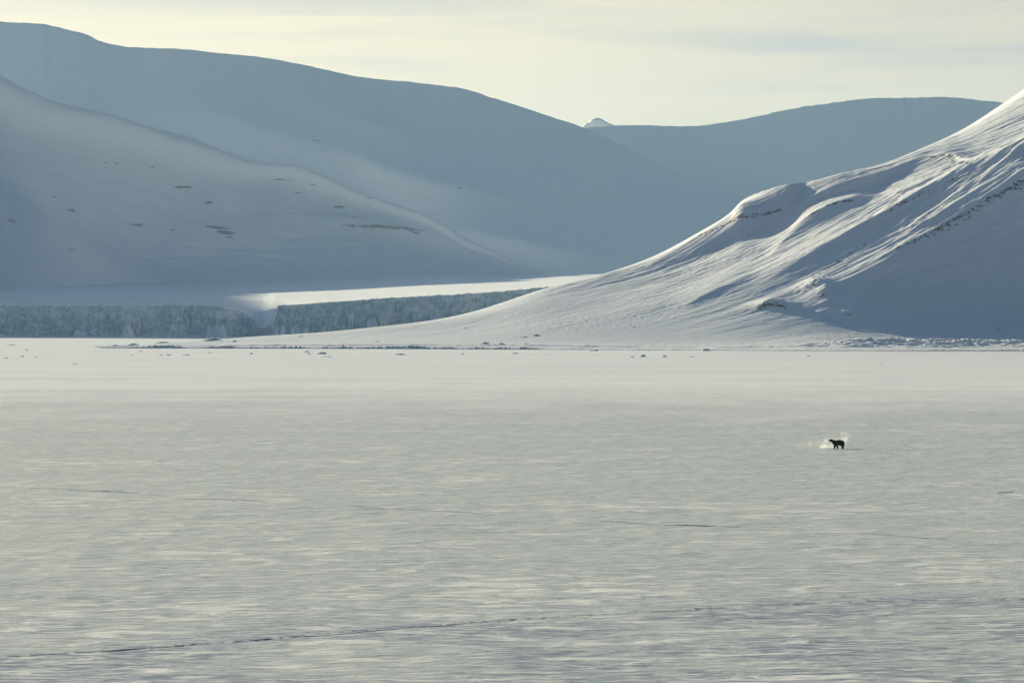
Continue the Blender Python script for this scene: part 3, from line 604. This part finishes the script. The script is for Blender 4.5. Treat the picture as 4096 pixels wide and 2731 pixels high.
# ------------------------------------------------------------------ bear
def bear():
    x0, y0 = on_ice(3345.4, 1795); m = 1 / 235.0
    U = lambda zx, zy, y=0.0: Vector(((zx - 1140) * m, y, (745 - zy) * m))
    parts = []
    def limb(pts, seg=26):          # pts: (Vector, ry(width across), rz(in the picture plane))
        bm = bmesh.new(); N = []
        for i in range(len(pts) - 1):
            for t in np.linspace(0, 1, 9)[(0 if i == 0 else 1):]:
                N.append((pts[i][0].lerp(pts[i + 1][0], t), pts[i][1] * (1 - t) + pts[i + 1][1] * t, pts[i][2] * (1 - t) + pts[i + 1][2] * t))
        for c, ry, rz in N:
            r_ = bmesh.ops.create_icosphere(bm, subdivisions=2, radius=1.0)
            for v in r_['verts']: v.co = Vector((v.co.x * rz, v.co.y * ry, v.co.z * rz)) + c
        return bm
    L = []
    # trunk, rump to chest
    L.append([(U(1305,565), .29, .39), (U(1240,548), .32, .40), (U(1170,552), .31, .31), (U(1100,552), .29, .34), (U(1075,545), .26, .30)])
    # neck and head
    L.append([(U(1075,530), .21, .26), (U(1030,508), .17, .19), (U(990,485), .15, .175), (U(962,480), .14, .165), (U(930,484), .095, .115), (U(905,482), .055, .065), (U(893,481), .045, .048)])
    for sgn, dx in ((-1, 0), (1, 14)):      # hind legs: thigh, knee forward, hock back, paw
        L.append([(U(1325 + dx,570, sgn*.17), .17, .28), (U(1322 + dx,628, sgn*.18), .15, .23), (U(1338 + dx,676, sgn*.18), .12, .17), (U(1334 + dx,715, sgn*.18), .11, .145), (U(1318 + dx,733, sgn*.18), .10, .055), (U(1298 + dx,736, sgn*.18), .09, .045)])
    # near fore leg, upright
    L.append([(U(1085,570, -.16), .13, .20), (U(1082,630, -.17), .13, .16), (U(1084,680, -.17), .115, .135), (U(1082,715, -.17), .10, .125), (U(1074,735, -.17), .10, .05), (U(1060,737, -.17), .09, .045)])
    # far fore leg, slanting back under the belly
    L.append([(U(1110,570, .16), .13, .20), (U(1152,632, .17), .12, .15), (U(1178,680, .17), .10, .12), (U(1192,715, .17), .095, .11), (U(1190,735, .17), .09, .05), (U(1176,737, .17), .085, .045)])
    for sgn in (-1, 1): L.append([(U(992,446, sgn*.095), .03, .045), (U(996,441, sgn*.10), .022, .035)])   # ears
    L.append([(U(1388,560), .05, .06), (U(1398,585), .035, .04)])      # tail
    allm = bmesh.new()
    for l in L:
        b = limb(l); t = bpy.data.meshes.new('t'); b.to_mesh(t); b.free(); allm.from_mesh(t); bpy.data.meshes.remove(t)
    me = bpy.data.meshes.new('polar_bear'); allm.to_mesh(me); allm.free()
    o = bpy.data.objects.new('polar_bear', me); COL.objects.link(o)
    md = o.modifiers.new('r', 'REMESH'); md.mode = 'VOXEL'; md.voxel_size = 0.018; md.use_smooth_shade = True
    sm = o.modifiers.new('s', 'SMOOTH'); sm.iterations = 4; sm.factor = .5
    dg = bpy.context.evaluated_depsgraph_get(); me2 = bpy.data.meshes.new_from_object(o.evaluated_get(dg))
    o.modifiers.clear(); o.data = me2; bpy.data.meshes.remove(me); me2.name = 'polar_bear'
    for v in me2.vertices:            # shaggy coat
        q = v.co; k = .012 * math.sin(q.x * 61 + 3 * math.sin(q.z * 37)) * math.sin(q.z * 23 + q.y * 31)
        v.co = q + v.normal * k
    a = NM('fur_backlit_shade'); c = a.mix(a.rng(a.noise(a.coords((9, 9, 22)), 1.0, 4, .6), .35, .65), (0.012, 0.022, 0.022), (0.035, 0.045, 0.040))  # pale coat given a near-black base colour: backlit shade painted in
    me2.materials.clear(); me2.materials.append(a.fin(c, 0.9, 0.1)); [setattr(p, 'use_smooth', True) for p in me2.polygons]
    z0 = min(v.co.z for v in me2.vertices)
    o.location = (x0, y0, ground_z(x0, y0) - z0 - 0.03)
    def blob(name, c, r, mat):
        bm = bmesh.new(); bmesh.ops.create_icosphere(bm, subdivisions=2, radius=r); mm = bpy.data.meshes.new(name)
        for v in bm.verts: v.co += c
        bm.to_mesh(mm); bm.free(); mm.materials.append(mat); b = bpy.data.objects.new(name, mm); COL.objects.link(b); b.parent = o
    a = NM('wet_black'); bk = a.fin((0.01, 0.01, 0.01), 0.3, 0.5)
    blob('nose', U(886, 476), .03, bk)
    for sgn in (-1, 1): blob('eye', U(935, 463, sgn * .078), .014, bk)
    return tag(o, 'polar bear with backlit shade painted into its fur, standing side on, facing left, alone on the open ice', 'bear')
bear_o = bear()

# paw prints trailing away to the right of the bear
def prints():
    bm = bmesh.new(); r_ = random.Random(4)
    px = 3420.0
    while px < 4150:
        x, y = on_ice(px, 1795 + 1.5 * math.sin(px / 90) + r_.uniform(-.6, .6) + (1.0 if int(px) % 2 else -1.0)); z = ground_z(x, y)
        w, d = .17, .30; n = 10
        vs = [bm.verts.new((x + w * math.cos(2 * math.pi * j / n), y + d * math.sin(2 * math.pi * j / n), z + .03)) for j in range(n)]
        bm.faces.new(vs)
        px += r_.uniform(14, 26)
    me = bpy.data.meshes.new('paw_prints'); bm.to_mesh(me); bm.free(); me.materials.append(M_PRINT)
    o = bpy.data.objects.new('paw_prints', me); COL.objects.link(o)
    tag(o, 'faint line of paw prints leading right from behind the bear', 'paw prints', kind='stuff')
a = NM('print_shade'); M_PRINT = a.fin((0.28, 0.34, 0.42), .8, .1)  # flat ovals, coloured with the shade that hollow prints would hold
prints()

# blowing snow: soft uneven puffs
def spindrift(name, c, size, dens, scale, label, seed):
    m = bpy.data.materials.new('blowing_snow'); m.use_nodes = True; t = m.node_tree; t.nodes.clear()
    N = t.nodes.new; L = t.links.new
    tc_ = N('ShaderNodeTexCoord'); ns = N('ShaderNodeTexNoise'); ns.inputs['Scale'].default_value = scale; ns.inputs['Detail'].default_value = 3
    mp_ = N('ShaderNodeMapping'); mp_.inputs['Location'].default_value = (seed, seed * .7, 0); L(tc_.outputs['Object'], mp_.inputs[0]); L(mp_.outputs[0], ns.inputs[0])
    ln = N('ShaderNodeVectorMath'); ln.operation = 'LENGTH'; dv = N('ShaderNodeVectorMath'); dv.operation = 'DIVIDE'; dv.inputs[1].default_value = size
    L(tc_.outputs['Object'], dv.inputs[0]); L(dv.outputs[0], ln.inputs[0])
    fo = N('ShaderNodeMapRange'); fo.interpolation_type = 'SMOOTHSTEP'; L(ln.outputs['Value'], fo.inputs[0]); fo.inputs[1].default_value = .25; fo.inputs[2].default_value = .95; fo.inputs[3].default_value = 1; fo.inputs[4].default_value = 0
    nr = N('ShaderNodeMapRange'); L(ns.outputs[0], nr.inputs[0]); nr.inputs[1].default_value = .38; nr.inputs[2].default_value = .66; nr.interpolation_type = 'SMOOTHSTEP'
    m1 = N('ShaderNodeMath'); m1.operation = 'MULTIPLY'; L(fo.outputs[0], m1.inputs[0]); L(nr.outputs[0], m1.inputs[1])
    m2 = N('ShaderNodeMath'); m2.operation = 'MULTIPLY'; L(m1.outputs[0], m2.inputs[0]); m2.inputs[1].default_value = dens
    pv_ = N('ShaderNodeVolumePrincipled'); pv_.inputs['Color'].default_value = (.97, .98, .98, 1); pv_.inputs['Anisotropy'].default_value = .45; L(m2.outputs[0], pv_.inputs['Density'])
    oo = N('ShaderNodeOutputMaterial'); L(pv_.outputs[0], oo.inputs['Volume'])
    bm = bmesh.new(); bmesh.ops.create_icosphere(bm, subdivisions=3, radius=1.0)
    for v in bm.verts: v.co = (v.co.x * size[0], v.co.y * size[1], max(v.co.z * size[2], -(c[2] - 0.06)))
    me = bpy.data.meshes.new(name); bm.to_mesh(me); bm.free(); me.materials.append(m)
    o = bpy.data.objects.new(name, me); COL.objects.link(o); o.location = c
    return tag(o, label, 'blowing snow', kind='stuff')
bx, by = bear_o.location.x, bear_o.location.y
spindrift('blowing_snow', (bx - 1.25, by + .9, .5), (1.9, .9, 1.05), 1.3, 1.2, 'bright puff of blown snow low in front of the bear chest', 3)
spindrift('blowing_snow', (bx + 1.1, by + 1.2, 1.4), (1.35, .9, 1.15), .85, 1.0, 'pale puff of blown snow above and behind the bear rump', 9)
spindrift('blowing_snow', (bx - 3.4, by + 1.3, .45), (2.6, 1.0, .9), .22, .8, 'thin trail of blown snow drifting left ahead of the bear', 15)

# ------------------------------------------------------------------ haze
def box(name, x0, x1, y0, y1, z0, z1, mat):
    bm = bmesh.new(); bmesh.ops.create_cube(bm, size=1.0)
    for v in bm.verts: v.co = (x0 + (v.co.x + .5) * (x1 - x0), y0 + (v.co.y + .5) * (y1 - y0), z0 + (v.co.z + .5) * (z1 - z0))
    me = bpy.data.meshes.new(name); bm.to_mesh(me); bm.free(); me.materials.append(mat)
    o = bpy.data.objects.new(name, me); COL.objects.link(o); return o
hm = bpy.data.materials.new('pale_haze'); hm.use_nodes = True; t_ = hm.node_tree; t_.nodes.clear()
pv = t_.nodes.new('ShaderNodeVolumePrincipled'); ho = t_.nodes.new('ShaderNodeOutputMaterial'); t_.links.new(pv.outputs[0], ho.inputs['Volume'])
pv.inputs['Color'].default_value = (0.54, 0.80, 1.0, 1); pv.inputs['Density'].default_value = 2.3e-5; pv.inputs['Anisotropy'].default_value = 0.2
HAZE = True
if HAZE:
    hz = box('haze', -20000, 20000, -1500, 20000, -80, 1560, hm); hz['kind'] = 'stuff'; hz['label'] = 'thin pale blue air haze over the fjord'; hz['category'] = 'haze'
